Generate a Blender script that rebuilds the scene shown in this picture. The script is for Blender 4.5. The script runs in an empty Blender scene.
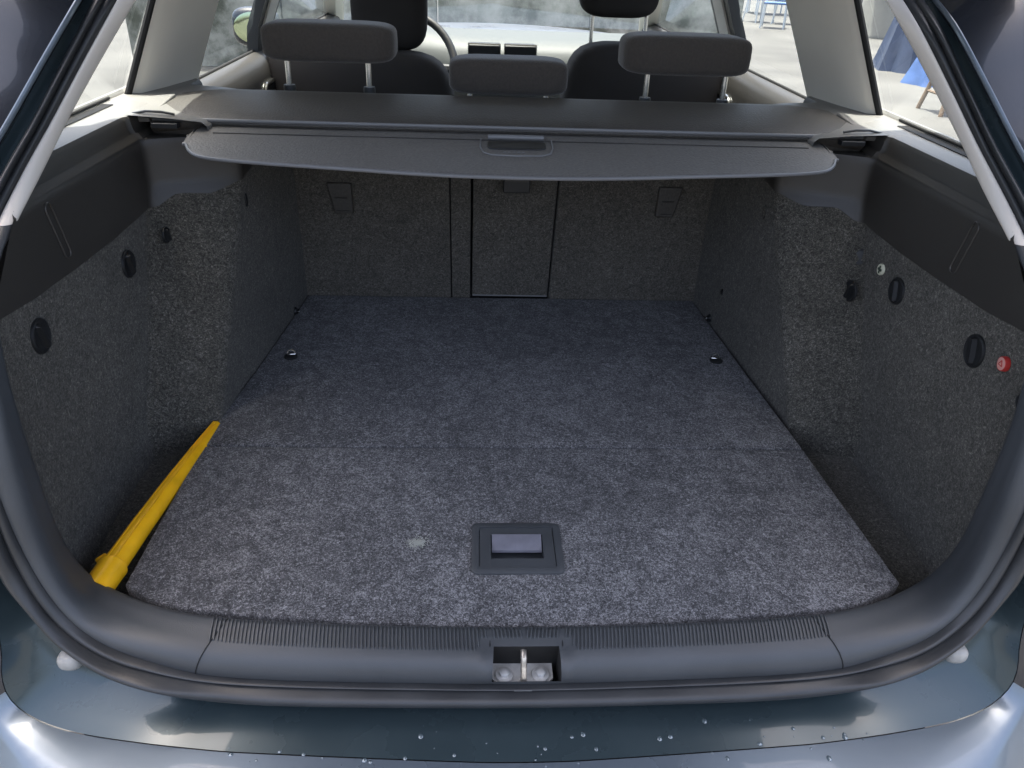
import bpy, bmesh, math, random
from mathutils import Vector, Matrix, noise
random.seed(7)
V = Vector
sc = bpy.context.scene
col = sc.collection

# ------------------------------------------------------------------ camera
F = 769.0
PITCH, YAW, ROLL = math.radians(30), math.radians(3.27862731), math.radians(2.21090116)
CAM = V((-0.06576, 0.0, 0.73))
fw = V((math.sin(YAW)*math.cos(PITCH), math.cos(YAW)*math.cos(PITCH), -math.sin(PITCH)))
r0 = V((math.cos(YAW), -math.sin(YAW), 0)); u0 = r0.cross(fw)
RR = math.cos(ROLL)*r0 + math.sin(ROLL)*u0
UU = -math.sin(ROLL)*r0 + math.cos(ROLL)*u0
cd = bpy.data.cameras.new('camera'); cam = bpy.data.objects.new('camera', cd); col.objects.link(cam)
m = Matrix((RR, UU, -fw)).transposed().to_4x4(); m.translation = CAM; cam.matrix_world = m
cd.sensor_width = 36; cd.lens = F/1024*36; cd.clip_start = .02; cd.clip_end = 500
sc.camera = cam

# ------------------------------------------------------------------ world, sun, exposure
w = bpy.data.worlds.new('World'); sc.world = w; w.use_nodes = True
nt = w.node_tree; bg = nt.nodes['Background']
sky = nt.nodes.new('ShaderNodeTexSky'); sky.sky_type = 'NISHITA'; sky.sun_disc = False
SUNDIR = V((.07, -.12, -1)).normalized()          # from the sun to the car
el = math.asin(-SUNDIR.z); az = math.atan2(-SUNDIR.x, -SUNDIR.y)
sky.sun_elevation = el; sky.sun_rotation = az; sky.dust_density = 7; sky.ozone_density = 0; sky.air_density = .8
nt.links.new(sky.outputs[0], bg.inputs[0]); bg.inputs[1].default_value = 0.15
sd = bpy.data.lights.new('sun', 'SUN'); sd.energy = 3.0; sd.angle = math.radians(.5); sd.color = (1, .95, .88)
so = bpy.data.objects.new('sun', sd); col.objects.link(so)
so.rotation_euler = SUNDIR.to_track_quat('-Z', 'Y').to_euler()
so.location = (-3, 3, 9)
sc.view_settings.view_transform = 'Standard'; sc.view_settings.look = 'None'
sc.view_settings.exposure = 2.25; sc.view_settings.gamma = 1

# ------------------------------------------------------------------ pixel rays (tracing outlines onto real surfaces)
def ray(x, y): return (x-512)/F*RR - (y-384)/F*UU + fw
def atz(x, y, z): d = ray(x, y); return CAM + d*((z-CAM.z)/d.z)
def aty(x, y, Y): d = ray(x, y); return CAM + d*((Y-CAM.y)/d.y)
def atx(x, y, X): d = ray(x, y); return CAM + d*((X-CAM.x)/d.x)
def ont(x, y, fn, t0=.3, t1=3.5, n=160):
    d = ray(x, y); a = t0; fa = fn(CAM+d*a)
    for i in range(1, n+1):
        b = t0+(t1-t0)*i/n; fb = fn(CAM+d*b)
        if fa*fb <= 0:
            for _ in range(30):
                c = (a+b)/2; fc = fn(CAM+d*c)
                if fa*fc <= 0: b = c
                else: a = c; fa = fc
            return CAM+d*a
        a = b; fa = fb
    return CAM+d*a

# ------------------------------------------------------------------ materials
def srgb(*c): return tuple(((v/255)/12.92 if v/255 <= .04045 else ((v/255+.055)/1.055)**2.4) for v in c)
def mat(name, base, rough=.5, metal=0, coat=0, spec=.5, var=.0, vscale=6, bump=0, bscale=300, coords='Object', emit=None, alpha=None, sheen=0):
    m = bpy.data.materials.new(name); m.use_nodes = True
    n = m.node_tree.nodes; l = m.node_tree.links; p = n['Principled BSDF']
    p.inputs['Base Color'].default_value = (*base, 1); p.inputs['Roughness'].default_value = rough
    p.inputs['Metallic'].default_value = metal; p.inputs['Coat Weight'].default_value = coat
    p.inputs['Specular IOR Level'].default_value = spec
    p.inputs['Sheen Weight'].default_value = sheen
    tc = n.new('ShaderNodeTexCoord')
    if var:
        no = n.new('ShaderNodeTexNoise'); no.inputs['Scale'].default_value = vscale; no.inputs['Detail'].default_value = 6
        l.new(tc.outputs[coords], no.inputs['Vector'])
        mr = n.new('ShaderNodeMapRange'); mr.inputs[1].default_value = .3; mr.inputs[2].default_value = .7
        mr.inputs[3].default_value = 1-var; mr.inputs[4].default_value = 1+var
        l.new(no.outputs[0], mr.inputs[0])
        mx = n.new('ShaderNodeMix'); mx.data_type = 'RGBA'; mx.blend_type = 'MULTIPLY'; mx.inputs[0].default_value = 1
        mx.inputs[6].default_value = (*base, 1); l.new(mr.outputs[0], mx.inputs[7]); l.new(mx.outputs[2], p.inputs['Base Color'])
        mr2 = n.new('ShaderNodeMapRange'); mr2.inputs[3].default_value = max(rough-.12, .02); mr2.inputs[4].default_value = min(rough+.12, 1)
        l.new(no.outputs[0], mr2.inputs[0]); l.new(mr2.outputs[0], p.inputs['Roughness'])
    if bump:
        nb = n.new('ShaderNodeTexNoise'); nb.inputs['Scale'].default_value = bscale; nb.inputs['Detail'].default_value = 3
        l.new(tc.outputs[coords], nb.inputs['Vector'])
        bm = n.new('ShaderNodeBump'); bm.inputs['Strength'].default_value = bump; bm.inputs['Distance'].default_value = .001
        l.new(nb.outputs[0], bm.inputs['Height']); l.new(bm.outputs[0], p.inputs['Normal'])
    return m
def carpet(name, dark, mid, light, scale=1.0, sheen=.12, mot=.13):
    """needle-felt: tangled fine fibres, bright ones on dark ones, with larger worn patches"""
    m = bpy.data.materials.new(name); m.use_nodes = True
    n = m.node_tree.nodes; l = m.node_tree.links; p = n['Principled BSDF']
    tc = n.new('ShaderNodeTexCoord')
    def nz(s, d=3, dist=0, rough=.6, stretch=None):
        no = n.new('ShaderNodeTexNoise'); no.inputs['Scale'].default_value = s; no.inputs['Detail'].default_value = d
        no.inputs['Distortion'].default_value = dist; no.inputs['Roughness'].default_value = rough
        if stretch:
            mp = n.new('ShaderNodeMapping'); mp.inputs['Scale'].default_value = stretch; l.new(tc.outputs['Object'], mp.inputs[0]); l.new(mp.outputs[0], no.inputs[0])
        else: l.new(tc.outputs['Object'], no.inputs['Vector'])
        return no.outputs[0]
    a = nz(340*scale, 2, 1.5); b = nz(125*scale, 4, 2.5, .7); c = nz(30*scale, 4, 1.2, .65); d = nz(3.2, 3)
    f1 = nz(260*scale, 2, 3.0, .6, (1, .35, 1)); f2 = nz(260*scale, 2, 3.0, .6, (.35, 1, .6))
    def mth(op, x, y):
        q = n.new('ShaderNodeMath'); q.operation = op
        for i, v in enumerate((x, y)):
            if isinstance(v, (int, float)): q.inputs[i].default_value = v
            else: l.new(v, q.inputs[i])
        return q.outputs[0]
    fib = mth('MAXIMUM', f1, f2)
    s = mth('ADD', mth('MULTIPLY', a, .26), mth('MULTIPLY', b, .30))
    s = mth('ADD', s, mth('MULTIPLY', fib, .28)); s = mth('ADD', s, mth('MULTIPLY', c, mot)); s = mth('ADD', s, mth('MULTIPLY', d, .08))
    cr = n.new('ShaderNodeValToRGB'); e = cr.color_ramp.elements
    e[0].position = .44; e[0].color = (*dark, 1); e[1].position = .535; e[1].color = (*mid, 1)
    q = cr.color_ramp.elements.new(.63); q.color = (*light, 1)
    l.new(s, cr.inputs[0]); l.new(cr.outputs[0], p.inputs['Base Color'])
    p.inputs['Roughness'].default_value = .95; p.inputs['Specular IOR Level'].default_value = .1
    p.inputs['Sheen Weight'].default_value = sheen; p.inputs['Sheen Roughness'].default_value = .6
    bm = n.new('ShaderNodeBump'); bm.inputs['Strength'].default_value = .7; bm.inputs['Distance'].default_value = .002
    l.new(s, bm.inputs['Height']); l.new(bm.outputs[0], p.inputs['Normal'])
    return m
M = {}
M['floor'] = carpet('floor_carpet', (.014, .014, .015), (.064, .064, .067), (.29, .288, .295))
M['wall'] = carpet('wall_carpet', (.030, .029, .025), (.096, .091, .078), (.27, .255, .22), .8, mot=.05)
M['seatcarpet'] = carpet('seat_carpet', (.045, .042, .037), (.115, .105, .089), (.24, .222, .19), .8, mot=.05)
M['ledge'] = mat('ledge_plastic_glare', (.16, .155, .145), .42, bump=.3, bscale=900)  # dark panel plastic made paler; window glare is put into the colour
M['plastic'] = mat('grey_plastic', (.042, .039, .035), .44, var=.10, vscale=5, bump=.25, bscale=900)
M['plastic_dark'] = mat('dark_plastic', (.012, .013, .014), .45, bump=.2, bscale=700)
M['sill'] = mat('sill_plastic', (.050, .055, .060), .42, var=.12, vscale=9, bump=.3, bscale=1100)
M['rubber'] = mat('seal_rubber', (.030, .032, .034), .38, var=.2, vscale=14, bump=.1, bscale=300)
M['black'] = mat('black_void', (.004, .004, .004), .8)
M['strip'] = mat('pale_strip', (.66, .62, .56), .45, bump=.1, bscale=500)
M['light'] = mat('pale_trim', (.64, .61, .54), .6, bump=.15, bscale=500, var=.04)
M['fabric'] = mat('seat_fabric', (.052, .043, .035), .9, var=.22, vscale=220, bump=1.0, bscale=300, sheen=.3)
M['fabric_dark'] = mat('dark_seat_fabric', (.020, .017, .015), .9, bump=.6, bscale=900, var=.1, vscale=40)
M['cover'] = mat('vinyl_cover', (.130, .122, .110), .55, var=.22, vscale=240, bump=1.0, bscale=260)
M['cover_edge'] = mat('cover_piping', (.16, .16, .16), .4)
M['chrome'] = mat('steel', (.6, .6, .58), .22, 1)
M['zinc'] = mat('zinc_plate', (.50, .50, .48), .5, .25, var=.3, vscale=60)
M['rust'] = mat('worn_striker', (.60, .55, .48), .35, .85, var=.5, vscale=140)
M['paint'] = mat('grey_blue_paint', (.040, .060, .068), .28, .35, coat=.35, var=.06, vscale=12)
M['bumper'] = mat('bumper_paint', (.15, .185, .22), .30, .5, coat=.45, var=.05, vscale=8)
M['paint_dark'] = mat('dark_paint', (.018, .022, .030), .25, .3, coat=.6, var=.05)
M['yellow'] = mat('yellow_plastic', (.95, .49, .008), .38, var=.16, vscale=25, bump=.15, bscale=200)
M['white'] = mat('white_rubber', (.30, .30, .285), .5, var=.22, vscale=60, bump=.3, bscale=300)
M['red'] = mat('red_plastic', (.45, .035, .03), .4)
M['pink'] = mat('pale_red_print', (.62, .30, .26), .5)
M['cream'] = mat('cream_print', (.62, .62, .48), .5)
M['green'] = mat('dark_green_print', (.03, .05, .035), .5)
M['cassette'] = mat('housing_vinyl', (.058, .053, .046), .55, var=.22, vscale=240, bump=1.0, bscale=260)
M['dash'] = mat('dash_plastic', (.052, .060, .060), .6, bump=.3, bscale=600)
def glass(name, tint, refl):
    g = bpy.data.materials.new(name); g.use_nodes = True; n = g.node_tree.nodes; l = g.node_tree.links
    n.remove(n['Principled BSDF']); t = n.new('ShaderNodeBsdfTransparent'); t.inputs[0].default_value = (*tint, 1)
    gl = n.new('ShaderNodeBsdfGlossy'); gl.inputs['Roughness'].default_value = .03; gl.inputs[0].default_value = (.9, .95, 1, 1)
    fr = n.new('ShaderNodeLayerWeight'); mx = n.new('ShaderNodeMixShader')
    pw = n.new('ShaderNodeMath'); pw.operation = 'POWER'; pw.inputs[1].default_value = 5; l.new(fr.outputs['Facing'], pw.inputs[0])
    ma = n.new('ShaderNodeMath'); ma.operation = 'MULTIPLY_ADD'; ma.inputs[1].default_value = .6; ma.inputs[2].default_value = refl; l.new(pw.outputs[0], ma.inputs[0])
    l.new(ma.outputs[0], mx.inputs[0]); l.new(t.outputs[0], mx.inputs[1]); l.new(gl.outputs[0], mx.inputs[2]); l.new(mx.outputs[0], n['Material Output'].inputs[0])
    return g
M['glass'] = glass('window_glass', (.86, .92, .91), .05)
M['water'] = mat('water_drop', (.13, .17, .19), .05, .3, coat=1, spec=1)

# ------------------------------------------------------------------ object helpers
WO = {}      # world origin of each parent
def lab(o, label=None, cat=None, group=None, kind=None):
    for k, v in (('label', label), ('category', cat), ('group', group), ('kind', kind)):
        if v: o[k] = v
    return o
def empty(name, loc, label, cat, group=None):
    o = bpy.data.objects.new(name, None); o.empty_display_size = .1; o.location = loc; col.objects.link(o); WO[o] = V(loc)
    return lab(o, label, cat, group)
def mk(name, verts, faces, mt, parent=None, sharp=35, thick=0, bevel=0, sub=0, origin=None, label=None, recalc=True, mats=None, fmat=None):
    verts = [V(v) for v in verts]
    lo = V((min(v.x for v in verts), min(v.y for v in verts), min(v.z for v in verts)))
    hi = V((max(v.x for v in verts), max(v.y for v in verts), max(v.z for v in verts)))
    c = V(origin) if origin else (lo+hi)/2
    me = bpy.data.meshes.new(name); me.from_pydata([tuple(v-c) for v in verts], [], faces)
    me.materials.append(mt)
    if mats:
        for x in mats: me.materials.append(x)
    if fmat:
        for i, k in fmat.items(): me.polygons[i].material_index = k
    if recalc or bevel:
        bm = bmesh.new(); bm.from_mesh(me)
        bmesh.ops.remove_doubles(bm, verts=bm.verts, dist=1e-5)
        if recalc: bmesh.ops.recalc_face_normals(bm, faces=bm.faces)
        bm.to_mesh(me); bm.free()
    me.polygons.foreach_set('use_smooth', [True]*len(me.polygons)); me.set_sharp_from_angle(angle=math.radians(sharp))
    o = bpy.data.objects.new(name, me); col.objects.link(o); WO[o] = c
    if parent: o.parent = parent; o.location = c-WO[parent]
    else: o.location = c
    if thick:
        s = o.modifiers.new('t', 'SOLIDIFY'); s.thickness = abs(thick); s.offset = 1 if thick > 0 else -1
    if bevel:
        b = o.modifiers.new('b', 'BEVEL'); b.width = bevel; b.segments = 3; b.limit_method = 'ANGLE'; b.angle_limit = math.radians(40); b.harden_normals = False
    if sub:
        s = o.modifiers.new('s', 'SUBSURF'); s.levels = sub; s.render_levels = sub
    if label: o['label'] = label
    return o
def box(x0, x1, y0, y1, z0, z1):
    v = [(x, y, z) for z in (z0, z1) for y in (y0, y1) for x in (x0, x1)]
    return v, [(0, 2, 3, 1), (4, 5, 7, 6), (0, 1, 5, 4), (2, 6, 7, 3), (0, 4, 6, 2), (1, 3, 7, 5)]
def join(*parts):
    vs, fs = [], []
    for v, f in parts:
        k = len(vs); vs += [V(q) for q in v]; fs += [tuple(i+k for i in g) for g in f]
    return vs, fs
def grid(rows, closed=False, flip=False):
    """rows: list of equal-length lists of points"""
    n = len(rows[0]); v = [p for r in rows for p in r]; f = []
    for i in range(len(rows)-1):
        for j in range(n if closed else n-1):
            a = i*n+j; b = i*n+(j+1) % n; c = (i+1)*n+(j+1) % n; d = (i+1)*n+j
            f.append((a, d, c, b) if flip else (a, b, c, d))
    return v, f
def sweep(path, r, n=10, closed=False, caps=True, rx=None):
    path = [V(p) for p in path]; rows = []; L = len(path)
    prev = None
    for i, p in enumerate(path):
        if closed: t = path[(i+1) % L]-path[i-1]
        else: t = path[min(i+1, L-1)]-path[max(i-1, 0)]
        t.normalize()
        if prev is None:
            ref = V((0, 0, 1)) if abs(t.z) < .9 else V((1, 0, 0)); a = t.cross(ref).normalized()
        else: a = (prev - t*prev.dot(t)).normalized()
        prev = a; b = t.cross(a)
        ri = r[i] if isinstance(r, (list, tuple)) else r
        rows.append([p+a*math.cos(2*math.pi*k/n)*ri+b*math.sin(2*math.pi*k/n)*(ri if rx is None else rx) for k in range(n)])
    if closed: rows.append(rows[0])
    v, f = grid(rows, True)
    if caps and not closed:
        f.append(tuple(range(n-1, -1, -1))); k = (L-1)*n; f.append(tuple(k+i for i in range(n)))
    return v, f
def pillow(c, sx, sy, sz, e=.45, n=20, taper=0):
    """superellipsoid: rounded cushion"""
    v = []; f = []
    def sg(x, p): return math.copysign(abs(x)**p, x)
    for i in range(n+1):
        ph = -math.pi/2+math.pi*i/n
        for j in range(2*n):
            th = math.pi*j/n
            x = sg(math.cos(ph), e)*sg(math.cos(th), e); y = sg(math.cos(ph), e)*sg(math.sin(th), e); z = sg(math.sin(ph), e)
            v.append(V(c)+V((x*sx*(1-taper*z), y*sy, z*sz)))
    for i in range(n):
        for j in range(2*n):
            a = i*2*n+j; b = i*2*n+(j+1) % (2*n)
            f.append((a, b, b+2*n, a+2*n))
    return v, f
def disc(c, nrm, r, h, up=V((0, 0, 1)), n=28, ry=None, dome=0):
    nrm = V(nrm).normalized(); up = V((0, 1, 0)) if abs(nrm.z) > .9 else up; a = up.cross(nrm).normalized(); b = nrm.cross(a)
    ry = ry or r; c = V(c)
    R = lambda k, q, d: [c+a*math.cos(2*math.pi*i/n)*r*q+b*math.sin(2*math.pi*i/n)*ry*q+nrm*d for i in range(n)]
    rows = [R(0, 1, 0), R(0, 1, h*.7), R(0, .93, h), R(0, .5, h+dome), R(0, .01, h+dome)]
    v, f = grid(rows, True); return v, f
def lin(xs, ys, x):
    if x <= xs[0]: return ys[0]
    for i in range(len(xs)-1):
        if x <= xs[i+1]:
            t = (x-xs[i])/(xs[i+1]-xs[i]); return ys[i]+(ys[i+1]-ys[i])*t
    return ys[-1]
def smooth(xs, ys, x):
    """monotone-ish cubic"""
    n = len(xs)
    if x <= xs[0]: return ys[0]
    if x >= xs[-1]: return ys[-1]
    i = max(k for k in range(n-1) if xs[k] <= x)
    def sl(k):
        if k == 0 or k == n-1:
            j = min(k, n-2); return (ys[j+1]-ys[j])/(xs[j+1]-xs[j])
        a = (ys[k]-ys[k-1])/(xs[k]-xs[k-1]); b = (ys[k+1]-ys[k])/(xs[k+1]-xs[k])
        return 0 if a*b <= 0 else 2*a*b/(a+b)
    h = xs[i+1]-xs[i]; t = (x-xs[i])/h
    return (2*t**3-3*t*t+1)*ys[i]+(t**3-2*t*t+t)*h*sl(i)+(-2*t**3+3*t*t)*ys[i+1]+(t**3-t*t)*h*sl(i+1)
def mir(p): return V((-p.x, p.y, p.z))

GZ = -.62
car = empty('station_wagon', (0, 2.0, GZ), 'grey-blue estate car seen into its open empty boot, dark carpet and seats inside', 'car')

# ================================================================== THE OPENING RINGS
ZC = .38
def curve(pts, n=14):
    """pts -> dense catmull-rom polyline (left half, bottom centre -> top centre)"""
    P = [V(p) for p in pts]; P[0].x = 0; P[-1].x = 0
    P = [mir(P[1])]+P+[mir(P[-2])]; out = []
    for i in range(1, len(P)-2):
        for k in range(n):
            t = k/n; a, b, c, d = P[i-1], P[i], P[i+1], P[i+2]
            # centripetal-like: limit tangents by segment length
            L = (c-b).length; t1 = (c-a)*(L/max((c-a).length, 1e-6)); t2 = (d-b)*(L/max((d-b).length, 1e-6))
            out.append((2*t**3-3*t*t+1)*b+(t**3-2*t*t+t)*t1+(-2*t**3+3*t*t)*c+(t**3-t*t)*t2)
    out.append(P[-2]); return out
NT = 190
# denser near the lower corner
TH = []
for i in range(NT+1):
    u = i/NT; TH.append(math.pi*u)
XM = .0375        # half width of the latch opening
def ang(p): return math.atan2(-p.x, -(p.z-ZC))
def resample(c):
    A = [ang(p) for p in c]; out = []; j = 0
    for th in TH:
        best = None
        for j in range(len(c)-1):
            if (A[j] <= th <= A[j+1]) or (A[j+1] <= th <= A[j]):
                t = 0 if A[j+1] == A[j] else (th-A[j])/(A[j+1]-A[j]); best = c[j].lerp(c[j+1], t); break
        if best is None: best = c[0] if th < .5 else c[-1]
        out.append(V(best))
    return out
Z, Y = (lambda x, y, z: atz(x, y, z)), (lambda x, y, d: aty(x, y, d))
def top(x, dx): return [aty(x, -60, 1.20), V((-.40-dx, 1.30, .88+dx)), V((-.22, 1.345, .925+dx)), V((0, 1.355, .935+dx))]
cA = [Z(517, 627, .002), Z(400, 626, .002), Z(300, 622.5, .002), Z(210, 616.5, .002), Z(160, 607, .003), Z(122, 593, .006), Z(88, 573, .022), Y(62, 540, .738), Y(40, 485, .738), Y(15, 409, .745),
      Y(0, 350, .775), Y(-6, 300, .815), Y(0, 258, .86), Y(14, 228, .90), Y(45, 167, .975), Y(68, 120, 1.02), Y(101, 60, 1.07), Y(136, 0, 1.12)]+top(172, -.03)
c1 = [Z(517, 684, -.035), Z(400, 683, -.035), Z(273, 680, -.034), Z(205, 675, -.03), Y(164, 666, .628), Y(109, 647, .640), Y(75, 625, .650), Y(47, 593, .660), Y(20, 546, .672), Y(0, 498, .68),
      Y(-22, 430, .70), Y(-32, 360, .74), Y(-28, 290, .81), Y(-3, 224, .895), Y(23, 172, .95), Y(52, 120, 1.00), Y(84, 60, 1.045), Y(117, 0, 1.095)]+top(152, 0)
c2 = [Z(517, 691, -.038), Z(400, 690, -.038), Z(273, 687, -.037), Z(205, 682.5, -.034), Y(150, 673, .62), Y(109, 661, .628), Y(68, 636, .642), Y(38, 604, .652), Y(15, 566, .664), Y(0, 532, .67),
      Y(-28, 450, .69), Y(-42, 365, .73), Y(-38, 290, .80), Y(-14, 224, .885), Y(12, 172, .94), Y(41, 120, .99), Y(72, 60, 1.035), Y(104, 0, 1.085)]+top(138, .015)
c3 = [Z(517, 709, -.055), Z(400, 709, -.055), Z(273, 707, -.054), Z(205, 702, -.052), Y(153, 694, .60), Y(109, 680, .612), Y(82, 665, .622), Y(55, 645, .632), Y(25, 612, .645), Y(0, 580, .655),
      Y(-38, 480, .675), Y(-58, 375, .72), Y(-52, 290, .79), Y(-25, 224, .875), Y(2, 172, .93), Y(32, 120, .98), Y(62, 60, 1.03), Y(93, 0, 1.08)]+top(126, .03)
cB = [Z(517, 762, -.085), Z(467, 761.5, -.085), Z(240, 752, -.085), Z(191, 748, -.085), Z(130, 741, -.085), Z(75, 732, -.084), Z(41, 721, -.08), Z(20, 708, -.070), Y(7, 693, .615), Y(2, 675, .62), Y(2, 655, .625), Y(-2, 630, .635), Y(-14, 600, .645),
      Y(-55, 490, .67), Y(-82, 380, .71), Y(-76, 290, .78), Y(-50, 224, .865), Y(-21, 172, .92), Y(10, 120, .97), Y(44, 60, 1.015), Y(79, 0, 1.065)]+top(114, .05)
A_, L1_, L2_, L3_, B_ = [resample(curve(c)) for c in (cA, c1, c2, c3, cB)]
def inward(p):
    d = V((-p.x, 0, ZC-p.z))
    # squash: mostly the normal of a wide rounded rectangle
    return V((math.copysign(min(abs(p.x)/.62, 1)**6, -p.x), 0, math.copysign(min(abs(p.z-ZC)/.42, 1)**6, ZC-p.z))).normalized()
def bulge(p, amt, fwd=.55): return p+(inward(p)*(1-fwd)+V((0, -1, 0))*fwd).normalized()*amt
PF = [0, .03, .10, .25, .40, .46, .62, .78, .90, .97, 1]
PB = [0, .006, .010, .0130, .0150, .0165, .0185, .0165, .0110, .0050, 0]
trim_rows = [[bulge(a.lerp(b, f), g, .35) for a, b in zip(A_, L1_)] for f, g in zip(PF, PB)]
def both(rows, i0, i1):
    """full-width rows from half rows for sample indexes i0..i1 starting at the centre"""
    return [[mir(p) for p in r[i0:i1+1]][::-1]+list(r[i0:i1+1])[1:] for r in rows]
# index where the D pillar trim starts, where the centre sill ends
iS = next(i for i, p in enumerate(L1_) if p.z > .418)
def stripb(f): return .0085*(max(4*f*(1-f), 0))**.45
for k, f_ in enumerate(PF):
    for i in range(iS-9, iS+1):
        w_ = (i-(iS-9))/9; trim_rows[k][i] = trim_rows[k][i].lerp(bulge(A_[i].lerp(L1_[i], f_), stripb(f_), .8), w_)
    if 5 <= k <= 9:
        for i in range(0, 60):
            p = trim_rows[k][i]; g_ = math.exp(-((abs(p.x)-.047)/.016)**2)*(.6 if abs(p.x) < .047 else 1)
            if p.z < .05 and abs(p.x) < .12: trim_rows[k][i] = p+V((0, -.0055, .0035))*g_*(1 if 5 < k < 9 else .5)
iC = next(i for i, p in enumerate(L1_) if p.x < -.385)
iM = next(i for i, p in enumerate(A_) if p.x < -XM)
# ---- centre load sill with the latch opening left out
vs, fs = grid(both(trim_rows, 0, iC)); W = 2*iC+1; mid = iC
fs2 = []
for q in fs:
    r_, c_ = q[0]//W, q[0] % W
    if abs(c_+.5-mid) < iM and 4 <= r_ <= 8: continue
    fs2.append(q)
sill = mk('load_sill', vs, fs2, M['sill'], car, sharp=60, label='grey ribbed plastic load sill')
# latch opening walls
ml, mr_ = mid-iM, mid+iM
loop = [trim_full for trim_full in []]
FR = both(trim_rows, 0, iC)
edge = [FR[4][c] for c in range(ml, mr_+1)]+[FR[k][mr_] for k in range(5, 9)]+[FR[9][c] for c in range(mr_, ml-1, -1)]+[FR[k][ml] for k in range(8, 4, -1)]
low = [V((p.x, p.y+.012, -.062)) for p in edge]
v, f = grid([edge, low], True); f.append(tuple(range(len(edge), 2*len(edge))))
mk('latch_well', v, f, M['black'], sill, recalc=False)
# ribs: fine raised bars across the flat step of the sill
rb = []
def at_x(row, x):
    i = max(k for k in range(NT//3) if row[k].x >= -x-1e-9); t = (row[i].x+x)/max(row[i].x-row[i+1].x, 1e-9)
    return row[i].lerp(row[i+1], t)
def rib(x, s, last):
    P = [at_x(trim_rows[k], x) for k in range(1, last+1)]; P[-1] = P[-2].lerp(P[-1], .8)
    P = [V((s*(abs(p.x)+.0035*(1-k/len(P))), p.y, p.z)) for k, p in enumerate(P)]
    hw, hh = .0013, .0018; v = []; f = []
    for k, p in enumerate(P):
        h = hh if k < len(P)-1 else hh*.9
        v += [p+V((-hw, 0, -.0006)), p+V((-hw*.55, -.0008, h)), p+V((hw*.55, -.0008, h)), p+V((hw, 0, -.0006))]
    for k in range(len(P)-1):
        for j in range(3): f.append((k*4+j, k*4+j+1, k*4+j+5, k*4+j+4))
    v.append(P[-1]+V((0, -.0025, -.001))); e = len(v)-1; k = (len(P)-1)*4
    f += [(k, k+1, e), (k+1, k+2, e), (k+2, k+3, e)]
    rb.append((v, f))
for s in (-1, 1):
    x = .047
    while x < .376:
        rib(x, s, 3 if x < .052 else (4 if x < .057 else 5)); x += .0046
for i in range(1, 9):
    for s in (-1, 1): rib(i*.0046, s, 3)
rib(.00001, 1, 3)
v, f = join(*rb); o = mk('ribbing', v, f, M['sill'], sill, sharp=20); o['kind'] = 'stuff'
# seams beside the latch and at the sill ends
for s in (-1, 1):
    p0 = V((s*.0435, trim_rows[1][0].y-.001, trim_rows[1][0].z+.0006)); p1 = V((s*.0435, trim_rows[4][0].y, trim_rows[4][0].z+.0004))
    mk('seam', *sweep([p0, p1], .0007, 6), M['black'], sill)
# ---- corner trims
gap = 1
for s in (-1, 1):
    rows = [[(p if s < 0 else mir(p)) for p in r[iC:iS+1]] for r in trim_rows]
    rows = [[p+V((0, .0004, -.0004)) for p in r] for r in rows]
    v, f = grid(rows, flip=(s > 0)); mk('opening_trim', v, f, M['sill'], car, sharp=60, recalc=False)
    pts = [(p if s < 0 else mir(p)) + V((0, -.0004, .0006)) for p in [r[iC] for r in trim_rows[1:]]]
    mk('seam', *sweep(pts, .0006, 6), M['black'], sill)
    # pale D pillar trim
    fr = [(q_, stripb(q_)) for q_ in (0, .015, .05, .11, .2, .35, .5, .65, .8, .89, .95, .985, 1)]
    rows = [[(p if s < 0 else mir(p)) for p in [bulge(a.lerp(b, q), g, .8) for a, b in zip(A_[iS:], L1_[iS:])]] for q, g in fr]
    tp_ = lambda j: min(j/10, 1)
    back = [V((p.x+s*.035*tp_(j), p.y+.035*tp_(j)+.0005, p.z)) for j, p in enumerate(rows[0])]
    back2 = [V((p.x+s*.05*tp_(j), p.y+.03*tp_(j)+.001, p.z)) for j, p in enumerate(rows[0])]
    v, f = grid([back2, back]+rows, flip=(s > 0)); n_ = len(rows[0])
    mk('rear_pillar_trim', v, f, M['strip'], car, sharp=50, recalc=False, label='pale strip of %s rear pillar trim beside the opening' % ('left' if s < 0 else 'right'))
# ---- rubber seal (closed ring)
def lobe(P, Q, h, n=7, fwd=.75, d0=.002):
    rows = []
    for k in range(n+1):
        t = k/n; g = h*math.sin(math.pi*t)**.7 - d0*(1-math.sin(math.pi*t))
        rows.append([bulge(a.lerp(b, t), g, fwd) for a, b in zip(P, Q)])
    return rows
sr = lobe(L1_, L2_, .005, 6)+lobe(L2_, L3_, .008, 8)+[[p+V((0, .012, 0))-inward(p)*.000+V((0, 0, 0)) for p in L3_]]
full = [[mir(p) for p in r][::-1][:-1]+list(r)[:-1] for r in sr]      # closed loop
v, f = grid(full, True); mk('boot_seal', v, f, M['rubber'], car, sharp=50, recalc=False, label='black rubber seal round the tailgate opening')
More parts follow.
